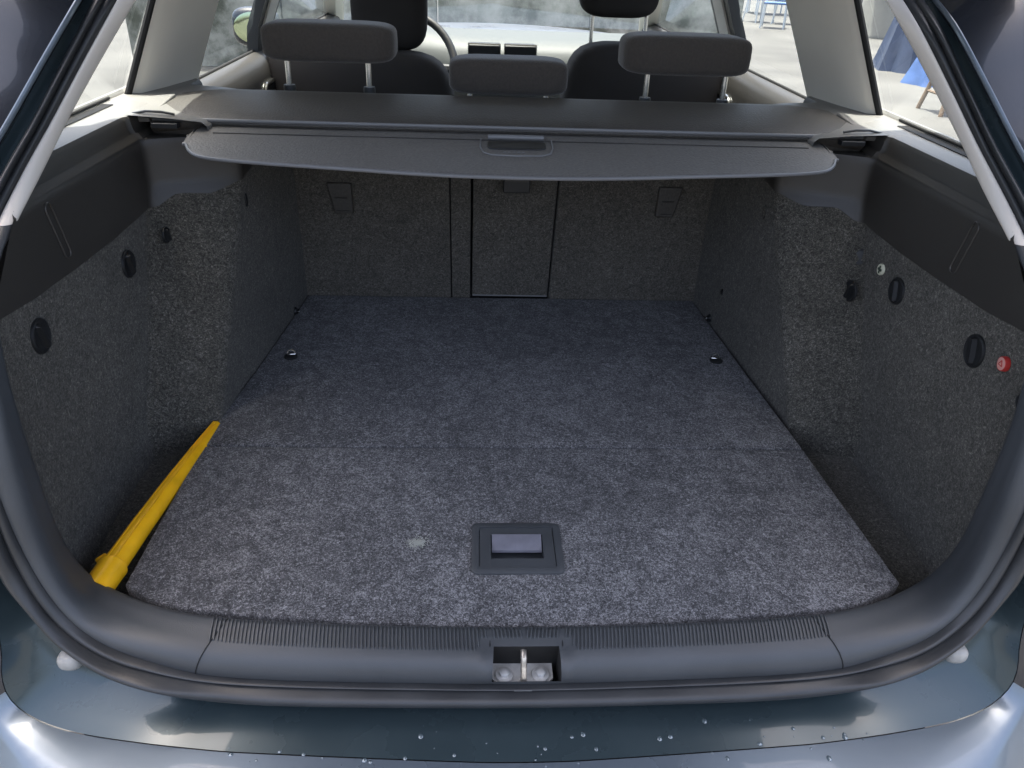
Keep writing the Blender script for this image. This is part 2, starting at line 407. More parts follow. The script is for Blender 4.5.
# ---- painted channel outside the seal
C1 = [p+V((0, lin([.2, .45], [.030, .010], p.z), 0))-inward(p)*.022 for p in L3_]
C0 = [p+V((0, .020, 0))+inward(p)*.006 for p in L3_]
C15 = [a.lerp(b, .35)+V((0, .003, 0)) for a, b in zip(C1, B_)]
C17 = [a.lerp(b, .75) for a, b in zip(C1, B_)]
rows = [C0, C1, C15, C17, B_]
full = [[mir(p) for p in r][::-1][:-1]+list(r)[:-1] for r in rows]
v, f = grid(full, True); mk('body_channel', v, f, M['paint'], car, sharp=60, recalc=False, label='dark grey-blue painted channel below the seal')
for s in (-1, 1):
    pe = [(p if s < 0 else mir(p))+V((0, -.002, 0)) for p in B_[iS-6:]]  # lighter bead added to draw the highlight along the pillar
    mk('pillar_highlight', *sweep(pe, .0032, 8), M['bumper'], car, label='pale bead as the highlight on the %s rear pillar edge' % ('left' if s < 0 else 'right'))
# ---- bumper and rear quarter panels
cD = [V((0, .415, -.092)), V((-.25, .425, -.092)), V((-.42, .462, -.094)), V((-.54, .53, -.094)), V((-.61, .585, -.085)), V((-.665, .615, -.06)), V((-.71, .63, -.01)),
      V((-.75, .64, .07)), V((-.79, .66, .18)), V((-.81, .72, .30)), V((-.80, .80, .40)), V((-.78, .88, .47)), V((-.735, .99, .58)), V((-.685, 1.06, .68)), V((-.63, 1.17, .80)), V((-.52, 1.27, .92)), V((-.25, 1.32, .99)), V((0, 1.33, 1.0))]
D_ = resample(curve(cD))
iQ = next(i for i, p in enumerate(B_) if p.z > -.045)
g1 = lambda P, e: [p+V((0, -.0015, .003)) for p in P]
Bo = [p-inward(p)*.0008+V((0, -.001, .0)) for p in B_]
Bd = [p+V((0, .004, -.006)) for p in Bo]
Bm = [a.lerp(b, .5)+V((0, -.004, .005)) for a, b in zip(Bo, D_)]
Bn = [a.lerp(b, .85)+V((0, -.003, .004)) for a, b in zip(Bo, D_)]
E1 = [V((p.x*1.03, p.y-.022, p.z-.022)) for p in D_]
E2 = [V((p.x*1.06, p.y-.035, p.z-.08)) for p in D_]
E3 = [V((p.x*1.07, p.y-.02, p.z-.30)) for p in D_]
v, f = grid(both([Bd, Bo, Bm, Bn, D_, E1, E2, E3], 0, iQ)); bumper = mk('rear_bumper', v, f, M['bumper'], car, sharp=50, label='grey-blue metallic bumper with rain drops')
for s in (-1, 1):
    q = lambda P: [(p if s < 0 else mir(p)) for p in P[iQ:]]
    O1 = [V((p.x*1.10, p.y+.06, p.z+(.01 if p.z > .7 else 0))) for p in D_]; O2 = [V((p.x*1.14, p.y+.5, p.z+(.02 if p.z > .7 else 0))) for p in D_]
    v, f = grid([q(Bd), q(Bo), q(Bm), q(D_), q(O1)], flip=(s > 0)); mk('rear_quarter_panel', v, f, M['paint_dark'], car, sharp=40, recalc=False)
    # a joint line along the pillar, further out
    jl = [(a.lerp(b, .72)+V((0, -.0045, 0))) for a, b in zip(Bo, D_)][iS+2:]
    jl = [(p if s < 0 else mir(p)) for p in jl]
    mk('pillar_joint', *sweep(jl, .002, 6), M['rubber'], car)
# bump stops
for s in (-1, 1):
    p = Y(71, 659, .640); p = V((s*abs(p.x), p.y, p.z))
    v, f = pillow(p, .0140, .012, .0120, .75, 12); v2, f2 = pillow(p+V((0, .006, -.004)), .020, .012, .010, .6, 12); mk('bump_stop', v, f, M['white'], car, label='white rubber bump stop at the %s end of the sill' % ('left' if s < 0 else 'right'))
# rain drops
dr = []
for i in range(80):
    x = random.uniform(-.36, .42); t = random.random()
    yb = lin([0, .3, .5], [.545, .56, .60], abs(x)); y = yb + random.uniform(-.06, .05); z = -.0835 if y > yb else -.0838
    if y < yb-.01: z = -.086+.003
    r = random.choice([.0008, .001, .0013, .0017, .0024, .0032])
    hit = None
    v, f = pillow(V((x, y, 0)), r, r*random.uniform(.8, 1.3), r*.55, 1, 5); dr.append((x, y, r, v, f))
DROPS = dr
# latch striker
st = mk('striker', *sweep([V((-.003, .655, -.058)), V((-.003, .650, -.016)), V((-.003, .642, -.008)), V((-.003, .628, -.010)), V((-.003, .617, -.030)), V((-.003, .613, -.052))], .0038, 10), M['rust'], car, label='worn steel striker loop of the boot latch')
v, f = [], []
outl = [(-.037, .640), (.037, .640), (.037, .618), (.026, .606), (.010, .600), (-.010, .600), (-.026, .606), (-.037, .618)]
n_ = len(outl); v = [V((x, y, -.050)) for x, y in outl]+[V((x, y, -.053)) for x, y in outl]; v = [p+V((-.004, .004, .012)) for p in v]
f = [tuple(range(n_)), tuple(range(2*n_-1, n_-1, -1))]+[(i, i+n_, (i+1) % n_+n_, (i+1) % n_) for i in range(n_)]
mk('striker_plate', v, f, M['zinc'], st)
for s in (-1, 1):
    v, f = join(disc((s*.022-.004, .626, -.038), (0, 0, 1), .011, .003), disc((s*.022-.004, .626, -.035), (0, 0, 1), .0068, .004, n=6, dome=.001))
    mk('bolt', v, f, M['zinc'], st, sharp=30)

# ================================================================== SIDE LININGS
def WX(y, z):
    """half width of the boot at depth y, height z: outer pocket, then the wheel arch steps in"""
    t = min(max(z/.42, -.15), 1.08)
    near = smooth([.66, .74, .84, .95, 1.10, 1.3], [.578, .590, .601, .606, .605, .603], y)+.006*t
    far = smooth([1.0, 1.2, 1.35, 1.68], [.506, .494, .480, .452], y)-.010*t
    yc = lin([0, .1, .2, .3, .36, .44], [1.085, 1.145, 1.200, 1.255, 1.28, 1.285], z); ln = .050+.030*max(t, 0)
    q = min(max((y-yc)/ln, 0), 1); q = q*q*(3-2*q)
    return near+(far-near)*q
def onwall(x, y): 
    p = ont(x, y, lambda p: abs(p.x)-WX(p.y, p.z))
    s = -1 if p.x < 0 else 1; e = 1e-3
    gy = (WX(p.y+e, p.z)-WX(p.y-e, p.z))/(2*e); gz = (WX(p.y, p.z+e)-WX(p.y, p.z-e))/(2*e)
    return p, V((-s, gy, gz)).normalized()
bd = [onwall(*q)[0] for q in [(0, 319), (38, 296), (80, 265), (117, 236), (158, 206), (176, 193), (211, 193), (234, 182)]]
bY = [p.y for p in bd]; bZ = [p.z for p in bd]
idx = sorted(range(len(bd)), key=lambda i: bY[i]); bY = [bY[i] for i in idx]; bZ = [bZ[i] for i in idx]
print('boundary', [(round(a, 3), round(b, 3)) for a, b in zip(bY, bZ)])
bY = [.70]+bY+[1.66]; bZ = [bZ[0]-.03]+bZ+[.42]
ys = [.705+(1.665-.705)*i/220 for i in range(221)]
linings = {}
def yA(y, z): return max(y, lin([-.05, .02, .14, .263, .34, .42, .45, .48], [.70, .70, .732, .742, .79, .893, .935, .965], z))
for s in (-1, 1):
    zb = lambda y: lin(bY, bZ, y)
    # carpet: rows in z from below the floor to the boundary, tiny random felt waviness
    rows = []
    for k in range(25):
        t = k/24; row = []
        for y in ys:
            z = -.05+(zb(y)+.05)*t; y = yA(y, z); x = WX(y, z)
            x += .0022*noise.noise(V((y*9*1, z*9, s*3)))+.0008*noise.noise(V((y*40, z*40, s*5)))
            row.append(V((s*x, y, z)))
        rows.append(row)
    v, f = grid(rows, flip=(s > 0))
    side = 'left' if s < 0 else 'right'
    ln = mk('side_lining', v, f, M['wall'], car, sharp=70, recalc=False, label='dark grey felt lining on the %s side of the boot' % side); linings[s] = ln
    # plastic upper panel, 2.5 mm proud
    def pw(y, z, o_):
        y = yA(y, z); return V((s*(WX(y, z)+o_), y, z))
    rows = [[pw(y, zb(y)-.001, .004) for y in ys]]
    for k in range(13):
        t = k/12; rows.append([pw(y, zb(y)+(.425-zb(y))*t, -.0025*(1 if k else .6)) for y in ys])
    # shelf out to the rail, rail groove, ledge, window seat
    def prof(y):
        w_ = WX(y, .425)
        X1 = max(w_+.002, .606)
        return [(w_+.0, .430), ((w_+X1)/2, .4315), (X1-.003, .432), (X1, .436), (X1+.003, .4415), (X1+.004, .4405), (X1+.006, .4380), (X1+.010, .446), (X1+.012, .460), (X1+.016, .466), (X1+.022, .468), (.665, .4695), (.690, .471), (.694, .478), (.700, .478)]
    P = [prof(max(y, .93)) for y in ys]
    for k in range(len(P[0])): rows.append([V((s*P[j][k][0], yA(ys[j], P[j][k][1]), P[j][k][1])) for j in range(len(ys))])
    v, f = grid(rows, flip=(s > 0)); nl = len(ys)-1; r_first = 14+9
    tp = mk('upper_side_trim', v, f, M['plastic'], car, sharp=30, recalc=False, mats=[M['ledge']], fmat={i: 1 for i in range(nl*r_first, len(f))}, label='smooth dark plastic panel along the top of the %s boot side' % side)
    # fine raised bars added to draw the hatched strip beside the window
    gb = []
    y = .975
    while y < 1.36:
        gb.append(box(min(s*.668, s*.688), max(s*.668, s*.688), y, y+.0022, 0.4700, .4718)); y += .0065
    v, f = join(*gb); o = mk('hatched_bars', v, f, M['plastic'], tp); o['kind'] = 'stuff'
# stadium ridge on the plastic panel
def stad(p0, p1, nrm, r, n=10):
    d = (p1-p0).normalized(); a = nrm.cross(d).normalized(); out = []
    for k in range(n+1): t = math.pi*k/n; out.append(p1+a*math.cos(t)*r+d*math.sin(t)*r)
    for k in range(n+1): t = math.pi*k/n; out.append(p0-a*math.cos(t)*r-d*math.sin(t)*r)
    return out
pa, na = onwall(46, 209); pb, nb = onwall(65, 252)
for s in (-1, 1):
    P0, P1, N = (pa, pb, na) if s < 0 else (mir(pa), mir(pb), mir(na))
    lp = [p+N*.0034 for p in stad(P0, P1, N, .0075)]
    v, f = sweep(lp, .0016, 6, closed=True); mk('moulded_slot', v, f, M['plastic'], linings[s])
def knob(x, y, r, tilt=.25, flat=0):
    p, n = onwall(x, y); s = -1 if p.x < 0 else 1
    if flat: n = V((-s, -.12, .05)).normalized(); p = p+n*flat
    up = V((0, 0, 1)); a = up.cross(n).normalized(); b = n.cross(a)
    # cup: ring lip, recessed dish, grip bar
    R = lambda q, d: [p+(a*math.cos(2*math.pi*i/28)+b*math.sin(2*math.pi*i/28))*r*q+n*d for i in range(28)]
    v, f = grid([R(1.08, .000), R(1.05, .0028), R(.97, .0036), R(.88, .0026), R(.5, .0016), R(.02, .0014)], True)
    o = mk('knob', v, f, M['plastic_dark'], linings[s], sharp=40, recalc=False)
    o2v = []
    d = (b*math.cos(tilt)+a*math.sin(tilt)*s); e = n.cross(d).normalized()
    bv = []
    for t, h in ((-.86, .001), (-.74, .008), (.74, .008), (.86, .001)):
        for w_ in (-.20, -.12, .12, .20):
            bv.append(p+d*r*t+e*r*w_+n*(h if abs(w_) < .15 else .001))
    bv, bf = grid([bv[i*4:i*4+4] for i in range(4)])
    mk('grip', bv, bf, M['plastic_dark'], linings[s], sharp=30)
    return p, n
knob(40, 336, .0215); knob(128, 264, .0205); knob(161, 235, .0125, .2, .008)
knob(975, 351, .0215, -.3); knob(897, 291, .0205, -.3); knob(856, 291, .0175, .3, .010)
def dimple(x, y, r, ry=None):
    p, n = onwall(x, y); s = -1 if p.x < 0 else 1
    v, f = disc(p, n, r, .0016, ry=ry, dome=-.0008); mk('clip_plug', v, f, M['plastic_dark'], linings[s])
dimple(861, 257, .011, .014); dimple(765, 212, .006, .014); dimple(246, 200, .005, .012); dimple(722, 292, .006)
dimple(1021, 402, .010); dimple(3, 402, .010)
# warning triangle button
p, n = onwall(1006, 364); s = 1
bt = mk('warning_button', *disc(p, n, .0098, .006), M['red'], linings[1], label='red warning button with a triangle symbol')
mk('button_face', *disc(p+n*.0058, n, .0082, .0007), M['pink'], linings[1])
a = V((0, 0, 1)).cross(n).normalized(); b = n.cross(a)
tri = [p+n*.0067+(a*math.cos(t)+b*math.sin(t))*.0048 for t in (math.pi/2, math.pi/2+2.0944, math.pi/2+4.1888)]
tri = [tri[i].lerp(tri[(i+1) % 3], k/4) for i in range(3) for k in range(4)]
mk('triangle_symbol', *sweep(tri, .0005, 5, closed=True), M['red'], linings[1])
# first aid sticker
p, n = onwall(882, 269.5)
mk('first_aid_badge', *disc(p, n, .0095, .004), M['cream'], linings[1], label='round cream badge with a dark cross')
a = V((0, 0, 1)).cross(n).normalized(); b = n.cross(a)
cv = []
for w1, w2 in ((.0062, .002), (.002, .0062)):
    q = [p+n*.0036+a*x*w1+b*y*w2 for x, y in ((-1, -1), (1, -1), (1, 1), (-1, 1))]; q2 = [t+n*(.0008 if w1 > w2 else .0011) for t in q]
    cv.append((q+q2, [(0, 1, 2, 3), (4, 5, 6, 7), (0, 1, 5, 4), (1, 2, 6, 5), (2, 3, 7, 6), (3, 0, 4, 7)]))
mk('cross_symbol', *join(*cv), M['green'], linings[1])

# ---- lower boot well, under the board
v, f = join(box(-.62, .62, .66, 1.70, -.075, -.055)); mk('boot_well', v, f, M['black'], car)
for s in (-1, 1):
    mk('well_carpet', *grid([[V((s*x, y, -.048-.002*noise.noise(V((x*20, y*20, 0))))) for y in [.68+.05*k for k in range(12)]] for x in (.42, .50, .56, .615)]), M['wall'], car, recalc=False)

# ================================================================== BOOT FLOOR BOARD
board = empty('boot_floor_board', (0, 1.1, -.022), 'dark grey felt boot floor board with a recessed plastic lift handle', 'floor board')
def xedge(y, s): 
    if s < 0: return lin([.72, 1.11, 1.30, 1.66], [-.509, -.505, -.482, -.452], y)
    return lin([.72, 1.11, 1.30, 1.66], [.509, .488, .474, .452], y)
def yfront(x): return .6690+.030*(abs(x)/.386)**2*.8+(.030*max(0, (abs(x)-.40)/.11)**2)
HX0, HX1, HY0, HY1 = -.058, .050, .764, .850
def panel(name, yl, front, hole, label, z=0):
    # yl: list of y lines; columns in x normalised
    xs = sorted(set([-1+2*i/60 for i in range(61)]))
    rows = []
    for j, y in enumerate(yl):
        row = []
        for u in xs:
            x0, x1 = xedge(y, -1), xedge(y, 1)
            x = (x0+x1)/2+(x1-x0)/2*u
            row.append([x, y])
        rows.append(row)
    if hole:   # snap columns to the handle edges
        c0 = min(range(61), key=lambda i: abs(rows[0][i][0]-HX0)); c1 = min(range(61), key=lambda i: abs(rows[0][i][0]-HX1))
        for r in rows: r[c0][0] = HX0; r[c1][0] = HX1
    if front:
        for u in range(61): rows[0][u][1] = yfront(rows[0][u][0])
    if front:
        for j in range(1, 5):
            for u in range(61): rows[j][u][1] = max(rows[j][u][1], rows[0][u][1]+.004*j)
    v = []; H = lambda x, y: z+.0009*noise.noise(V((x*7, y*7, 0)))+.0006*noise.noise(V((x*30, y*30, 4)))
    P = [[V((x, y, H(x, y))) for x, y in r] for r in rows]
    v, f = grid(P); W_ = 61
    if hole:
        r0_ = yl.index(HY0); r1_ = yl.index(HY1)
        f = [q for q in f if not (c0 <= q[0] % W_ < c1 and r0_ <= q[0]//W_ < r1_)]
    o = mk(name, v, f, M['floor'], board, sharp=60, recalc=False, label=label)
    sm = o.modifiers.new('t', 'SOLIDIFY'); sm.thickness = .02; sm.offset = -1
    b = o.modifiers.new('b', 'BEVEL'); b.width = .0025; b.segments = 2; b.limit_method = 'ANGLE'; b.angle_limit = math.radians(50)
    return o
yl = [.72]+[.735, .75, HY0, .79, .82, HY1]+[.88+.0172*i for i in range(10)]+[1.0505]
fp = panel('floor_panel', yl, True, True, 'front section of the felt floor board')
panel('floor_panel', [1.0530]+[1.08+.03*i for i in range(20)]+[1.6665], False, False, 'rear section of the felt floor board', z=.0002)
# handle
hf = []
def frame(x0, x1, y0, y1, z0, z1, t, taper=0):
    outer = [(x0, y0), (x1, y0), (x1, y1), (x0, y1)]
    def rr(x0, x1, y0, y1, r, n=4):
        out = []
        for cx, cy, a0 in ((x1-r, y1-r, 0), (x0+r, y1-r, 90), (x0+r, y0+r, 180), (x1-r, y0+r, 270)):
            for k in range(n+1):
                a_ = math.radians(a0+90*k/n); out.append((cx+r*math.cos(a_), cy+r*math.sin(a_)))
        return out
    A = rr(x0, x1, y0, y1, .009); Bq = rr(x0+.0015, x1-.0015, y0+.0015, y1-.0015, .008); C = rr(x0+t, x1-t, y0+t, y1-t, .004)
    rows = [[V((x, y, z0)) for x, y in A], [V((x, y, z1-.001)) for x, y in A], [V((x, y, z1)) for x, y in Bq], [V((x, y, z1)) for x, y in C], [V((x, y, z1-.004)) for x, y in C]]
    return grid(rows, True)
hx0, hx1, hy0, hy1 = -.0665, .0585, .756, .858
hnd = mk('lift_handle', *frame(hx0, hx1, hy0, hy1, -.004, .0035, .010), M['sill'], board, sharp=35, label='recessed black plastic lift handle')
ax0, ax1, ay0, ay1 = hx0+.0108, hx1-.0108, hy0+.0108, hy1-.0108
# cover plate with the grip opening
ox0, ox1, oy0, oy1 = -.0400, .0325, .785, .833
zz = .0020
cells = [(ax0, ox0, ay0, ay1), (ox1, ax1, ay0, ay1), (ox0, ox1, ay0, oy0), (ox0, ox1, oy1, ay1)]
xs_ = [ax0, ox0, ox1, ax1]; ysq = [ay0, oy0, oy1, ay1]
P = [[V((x, y, zz)) for x in xs_] for y in ysq]; v, f = grid(P); f = [q for i, q in enumerate(f) if i != 4]
v2 = list(v); k = len(v2)
ops = [(ox0, oy0), (ox1, oy0), (ox1, oy1), (ox0, oy1)]
v2 += [V((x, y, zz)) for x, y in ops]+[V((x, y, -.018)) for x, y in ops]
f += [(k+i, k+(i+1) % 4, k+4+(i+1) % 4, k+4+i) for i in range(4)]+[(k+4, k+5, k+6, k+7)]
mk('grip_recess', v2, f, M['sill'], hnd, sharp=30)
v, f = join(box(ax0+.0003, ax1-.0003, ay0+.0003, ay0+.006, zz-.001, zz+.0008))
fl = [(oy1-.001, zz+.0019), (oy1-.006, zz+.0014), (oy1-.013, zz-.0012), (oy0+.026, zz-.0040), (oy0+.023, zz-.0062), (oy0+.022, zz-.0095), (oy1-.001, zz-.006), (oy1-.001, zz+.0019)]
mk('grip_flap', *grid([[V((x, y, z)) for x in (ox0+.0016, ox0+.003, ox1-.003, ox1-.0016)] for y, z in fl]), mat('smooth_grip', (.15, .15, .175), .32, var=.15, vscale=40, bump=.4, bscale=500), hnd, label='shiny paler lift flap inside the handle', sharp=30)
# tie-down eyes
def tie(x, y):
    p = atz(x, y, .001)
    v, f = disc(p, (0, 0, 1), .013, .003); o = mk('tie_down', v, f, M['plastic_dark'], board)
    lp = [p+V((.008*math.cos(t), .006+.002*math.sin(t), .004+.008*max(math.sin(t), 0))) for t in [2*math.pi*k/16 for k in range(16)]]
    mk('eye', *sweep(lp, .0014, 6, closed=True), M['chrome'], o)
tie(291, 357); tie(716, 361)
for q in ((295, 311), (710, 318)):
    p, n = onwall(*q); s = -1 if p.x < 0 else 1
    mk('lashing_peg', *join(disc(p, n, .009, .004), disc(p+n*.004, n, .004, .006)), M['plastic_dark'], linings[s])
    mk('peg_tip', *disc(p+n*.0095, n, .003, .001), M['chrome'], linings[s])

# little scuff of pale lint on the board
lt = []
c0 = atz(417, 543, .0012)
for i in range(240):
    a_ = random.uniform(0, 6.28); r_ = abs(random.gauss(0, .006)); p = c0+V((math.cos(a_)*r_*1.3, math.sin(a_)*r_, random.uniform(0, .0012)))
    d = V((random.gauss(0, 1), random.gauss(0, 1), random.gauss(0, .4))).normalized()*.003; lt.append(sweep([p-d, p+V((0, 0, .0006)), p+d], .00026, 3, caps=False))
for i in range(260):
    x = random.uniform(-.46, .46); p = V((x, random.uniform(.70, 1.6), .0012)); d = V((random.gauss(0, 1), random.gauss(0, 1), random.gauss(0, .2))).normalized()*random.uniform(.0008, .003); lt.append(sweep([p-d, p+V((0, 0, .0005)), p+d], .00016, 3, caps=False))
o = mk('lint', *join(*lt), mat('pale_lint', (.42, .43, .38), .9), board); o['kind'] = 'stuff'

# ================================================================== YELLOW TUBE
tb = empty('yellow_tube', (-.53, .73, -.02), 'long yellow plastic tube with a collar wedged between floor board and left lining', 'tube')
ax = [V((-.5365, .722, .006)), V((-.5335, .76, .006)), V((-.5275, .85, .004)), V((-.5200, .95, .000)), V((-.5120, 1.04, -.003)), V((-.5045, 1.12, -.006))]
mk('tube_body', *sweep(ax[1:], [.0155, .0148, .0136, .0118, .0092], 24), M['yellow'], tb)
for sg in (-1, 1):
    mk('mould_seam', *sweep([a_+V((sg*.35*r_, -.0, .93*r_+.0004)) for a_, r_ in zip(ax[1:], (.0155, .0148, .0136, .0118, .0092))], .0009, 6), M['yellow'], tb)
v, f = sweep([ax[0], ax[0].lerp(ax[1], .5), ax[1], ax[1]+V((.0003, .006, 0)), ax[1]+V((.0006, .009, 0))], [.0182, .0185, .0188, .0195, .0170], 28)
mk('collar', v, f, M['yellow'], tb, label='wider yellow collar at the near end')
d = (ax[1]-ax[0]).normalized()
v, f = sweep([ax[1]+V((-.010, .006, .006)), ax[1]+V((-.018, .012, .006)), ax[1]+V((-.014, .022, .004))], .0045, 10); mk('collar_tab', v, f, M['yellow'], tb)

# ================================================================== REAR SEAT BACKS
def seatY(z): return 1.668-.10*z
def slab(x0, x1, x0t, x1t, z0, z1, dy, th, nx=14, nz=14, wav=.002, seed=0):
    rows = []
    for k in range(nz+1):
        z = z0+(z1-z0)*k/nz; t = k/nz; row = []
        for j in range(nx+1):
            x = (x0+(x0t-x0)*t)*(1-j/nx)+(x1+(x1t-x1)*t)*j/nx
            row.append(V((x, seatY(z)-dy+wav*noise.noise(V((x*5, z*6, seed))), z)))
        rows.append(row)
    v, f = grid(rows); n_ = nx+1; N = len(v)
    bk = [V((p.x, p.y+th, p.z)) for p in v]; ring = [j for j in range(n_)]+[k*n_+nx for k in range(1, nz+1)]+[nz*n_+j for j in range(nx-1, -1, -1)]+[k*n_ for k in range(nz-1, 0, -1)]
    f += [tuple(i+N for i in q[::-1]) for q in f]; f += [(a_, b_, b_+N, a_+N) for a_, b_ in zip(ring, ring[1:]+ring[:1])]
    return v+bk, f
sl = mk('rear_seat_back', *slab(-.60, -.1215, -.60, -.1235, -.018, .438, .0, .09), M['seatcarpet'], car, sharp=40, bevel=.003, label='felt back of the left rear seat, folded up')
sr_ = mk('rear_seat_back', *slab(.108, .60, .117, .60, -.018, .438, .0, .09, seed=3), M['seatcarpet'], car, sharp=40, bevel=.003, label='felt back of the right rear seat, folded up')
mk('seat_divider', *slab(-.1185, -.077, -.1205, -.076, -.018, .438, .0, .08, nx=4), M['seatcarpet'], car, sharp=40, bevel=.002, label='narrow felt strip between left seat and ski hatch')
hatch = mk('ski_hatch', *slab(-.072, .104, -.071, .113, .004, .438, .002, .07), M['seatcarpet'], car, sharp=40, bevel=.003, label='felt covered centre hatch between the rear seats')
mk('seat_gap', *box(-.60, .60, 1.688, 1.70, -.02, .43), M['black'], car)
pz = [V((-.071, seatY(.006)-.004, .0075)), V((.103, seatY(.006)-.004, .0075))]
mk('hatch_edge', *sweep(pz, .0016, 6), M['cover_edge'], hatch)
p0 = aty(503, 191, 1.632); p1 = aty(530, 178, 1.632)
mk('hatch_latch', *box(p0.x, p1.x, 1.617, 1.64, p0.z, p1.z+.01), M['plastic_dark'], hatch, bevel=.002)
mk('latch_lip', *box(p0.x+.003, p1.x-.003, 1.612, 1.62, p1.z-.004, p1.z+.001), M['plastic'], hatch, bevel=.0008)
for (x, y), par in (((342, 199), sl), ((667, 203), sr_)):
    c = aty(x, y, 1.638); s = -1 if c.x < 0 else 1
    v = [V((c.x+s*.004-.026, c.y-.006, c.z+.035)), V((c.x+s*.004+.026, c.y-.006, c.z+.035)), V((c.x+.020-s*.003, c.y-.003, c.z-.032)), V((c.x-.020-s*.003, c.y-.003, c.z-.032))]
    v += [p+V((0, .02, 0)) for p in v]
    o = mk('tether_anchor', v, [(0, 1, 2, 3), (4, 5, 6, 7), (0, 1, 5, 4), (1, 2, 6, 5), (2, 3, 7, 6), (3, 0, 4, 7)], M['cassette'], par, bevel=.003)
    mk('anchor_bar', *(sweep([V((c.x-.013, c.y-.007, c.z+.004)), V((c.x+.013, c.y-.007, c.z+.004))], .0013, 6)), M['plastic'], par)
    mk('anchor_bar', *(sweep([V((c.x-.014, c.y-.0055, c.z-.024)), V((c.x+.014, c.y-.0055, c.z-.024))], .0010, 6)), M['plastic'], par)

# ================================================================== HEADRESTS
def headrest(name, x0, x1, y, z0, z1, dep, mt, posts, pz, e=.38, label=None, lean=0):
    c = V(((x0+x1)/2, y, (z0+z1)/2)); v, f = pillow(c, (x1-x0)/2, dep/2, (z1-z0)/2, e, 18)
    v = [V((p.x, p.y+lean*(p.z-z0), p.z)) for p in v]
    o = mk(name, v, f, mt, car, sharp=80, label=label)
    for px in posts:
        mk('headrest_post', *sweep([V((px, y, z0+.01)), V((px, y-.004, pz))], .0055, 10), M['chrome'], o)
        mk('post_socket', *disc((px, y-.004, pz-.006), (0, 0, 1), .012, .014), M['plastic_dark'], o)
    return o
def hx(x, y, Y_): return aty(x, y, Y_).x
headrest('rear_headrest', hx(265, 45, 1.66), hx(397, 50, 1.66), 1.66, .510, .582, .11, M['fabric'], [hx(289, 75, 1.66), hx(369, 75, 1.66)], .455, label='wide grey fabric headrest of the left rear seat')
headrest('rear_headrest', hx(621, 45, 1.66), hx(748, 50, 1.66), 1.66, .505, .580, .11, M['fabric'], [hx(646, 85, 1.66), hx(724, 85, 1.66)], .450, label='wide grey fabric headrest of the right rear seat')
headrest('rear_headrest', hx(449, 75, 1.64), hx(567, 75, 1.64), 1.64, .462, .530, .10, M['fabric'], [hx(470, 95, 1.64), hx(546, 95, 1.64)], .44, label='low middle rear headrest pushed down onto the seat')
# rear seat top cushions in front of the backs
mk('rear_seat_cushion', *pillow((0, 1.835, .07), .62, .12, .325, .3, 16), M['fabric'], car, label='grey fabric rear bench backrest')
# front seats
headrest('front_headrest', hx(352, 20, 2.45), hx(428, 30, 2.45), 2.45, .44, .70, .11, M['fabric_dark'], [hx(410, 60, 2.45)], .40, e=.5, label='dark headrest of the driver seat')
headrest('front_headrest', hx(578, 10, 2.45), hx(657, 12, 2.45), 2.45, .545, .73, .11, M['fabric_dark'], [hx(591, 35, 2.45), hx(645, 30, 2.45)], .44, e=.5, label='raised headrest of the front passenger seat')
x0, x1 = hx(246, 90, 2.38), hx(456, 90, 2.38)
mk('front_seat_back', *pillow(((x0+x1)/2, 2.40, .095), (x1-x0)/2, .09, .35, .36, 18), M['fabric_dark'], car, label='dark back of the driver seat')
x0, x1 = hx(562, 80, 2.38), hx(722, 90, 2.38)
mk('front_seat_back', *pillow(((x0+x1)/2, 2.40, .115), (x1-x0)/2, .09, .37, .36, 18), M['fabric_dark'], car, label='dark back of the front passenger seat')

# ================================================================== DASH, WHEEL, BONNET
rows = []
pr = [(2.86, .05), (2.88, .33), (2.90, .39), (2.94, .415), (3.02, .425), (3.2, .425), (3.5, .405), (3.72, .385), (3.74, .30)]
for y, z in pr: rows.append([V((-.74+1.48*j/40, y-.02*math.cos(math.pi*(j/20-1)/2)*(1 if y < 3 else 0), z+(.03*math.exp(-((-.74+1.48*j/40+.36)/.17)**2) if 2.9 < y < 3.25 else 0))) for j in range(41)])
dash = mk('dashboard', *grid(rows), M['dash'], car, sharp=50, label='dashboard with its top lit through the windscreen')
for s in (-1, 1):
    cx = hx(502, 52, 2.89)+s*.062
    mk('air_vent', *box(cx-.055, cx+.055, 2.845, 2.92, .382, .418), M['plastic_dark'], dash, bevel=.006)
    mk('vent_frame', *sweep([V((cx-.055, 2.842, .380)), V((cx+.055, 2.842, .380)), V((cx+.055, 2.842, .420)), V((cx-.055, 2.842, .420))], .003, 6, closed=True), M['chrome'], dash)
mk('bonnet', *grid([[V((-.72+1.44*j/20, y, z-.04*(abs(j-10)/10)**2)) for j in range(21)] for y, z in ((3.74, .37), (3.9, .375), (4.3, .36), (4.6, .31), (4.75, .20), (4.8, -.2))]), M['bumper'], car, label='painted bonnet beyond the windscreen')
wc = V((hx(455, 62, 2.78)-.185, 2.78, .345)); ti = math.radians(28)
wr = [wc+V((.185*math.cos(t), .185*math.sin(t)*math.sin(ti), .185*math.sin(t)*math.cos(ti))) for t in [2*math.pi*k/48 for k in range(48)]]
whl = mk('steering_wheel', *sweep(wr, .013, 12, closed=True), M['plastic_dark'], car, label='dark steering wheel in front of the driver seat')
for t in (0, math.pi, -math.pi/2):
    e_ = wc+V((.18*math.cos(t), .18*math.sin(t)*math.sin(ti), .18*math.sin(t)*math.cos(ti)))
    mk('spoke', *sweep([wc, e_], .016, 8), M['plastic_dark'], whl)
mk('hub', *pillow(wc, .06, .03, .055, .7, 12), M['plastic_dark'], whl)

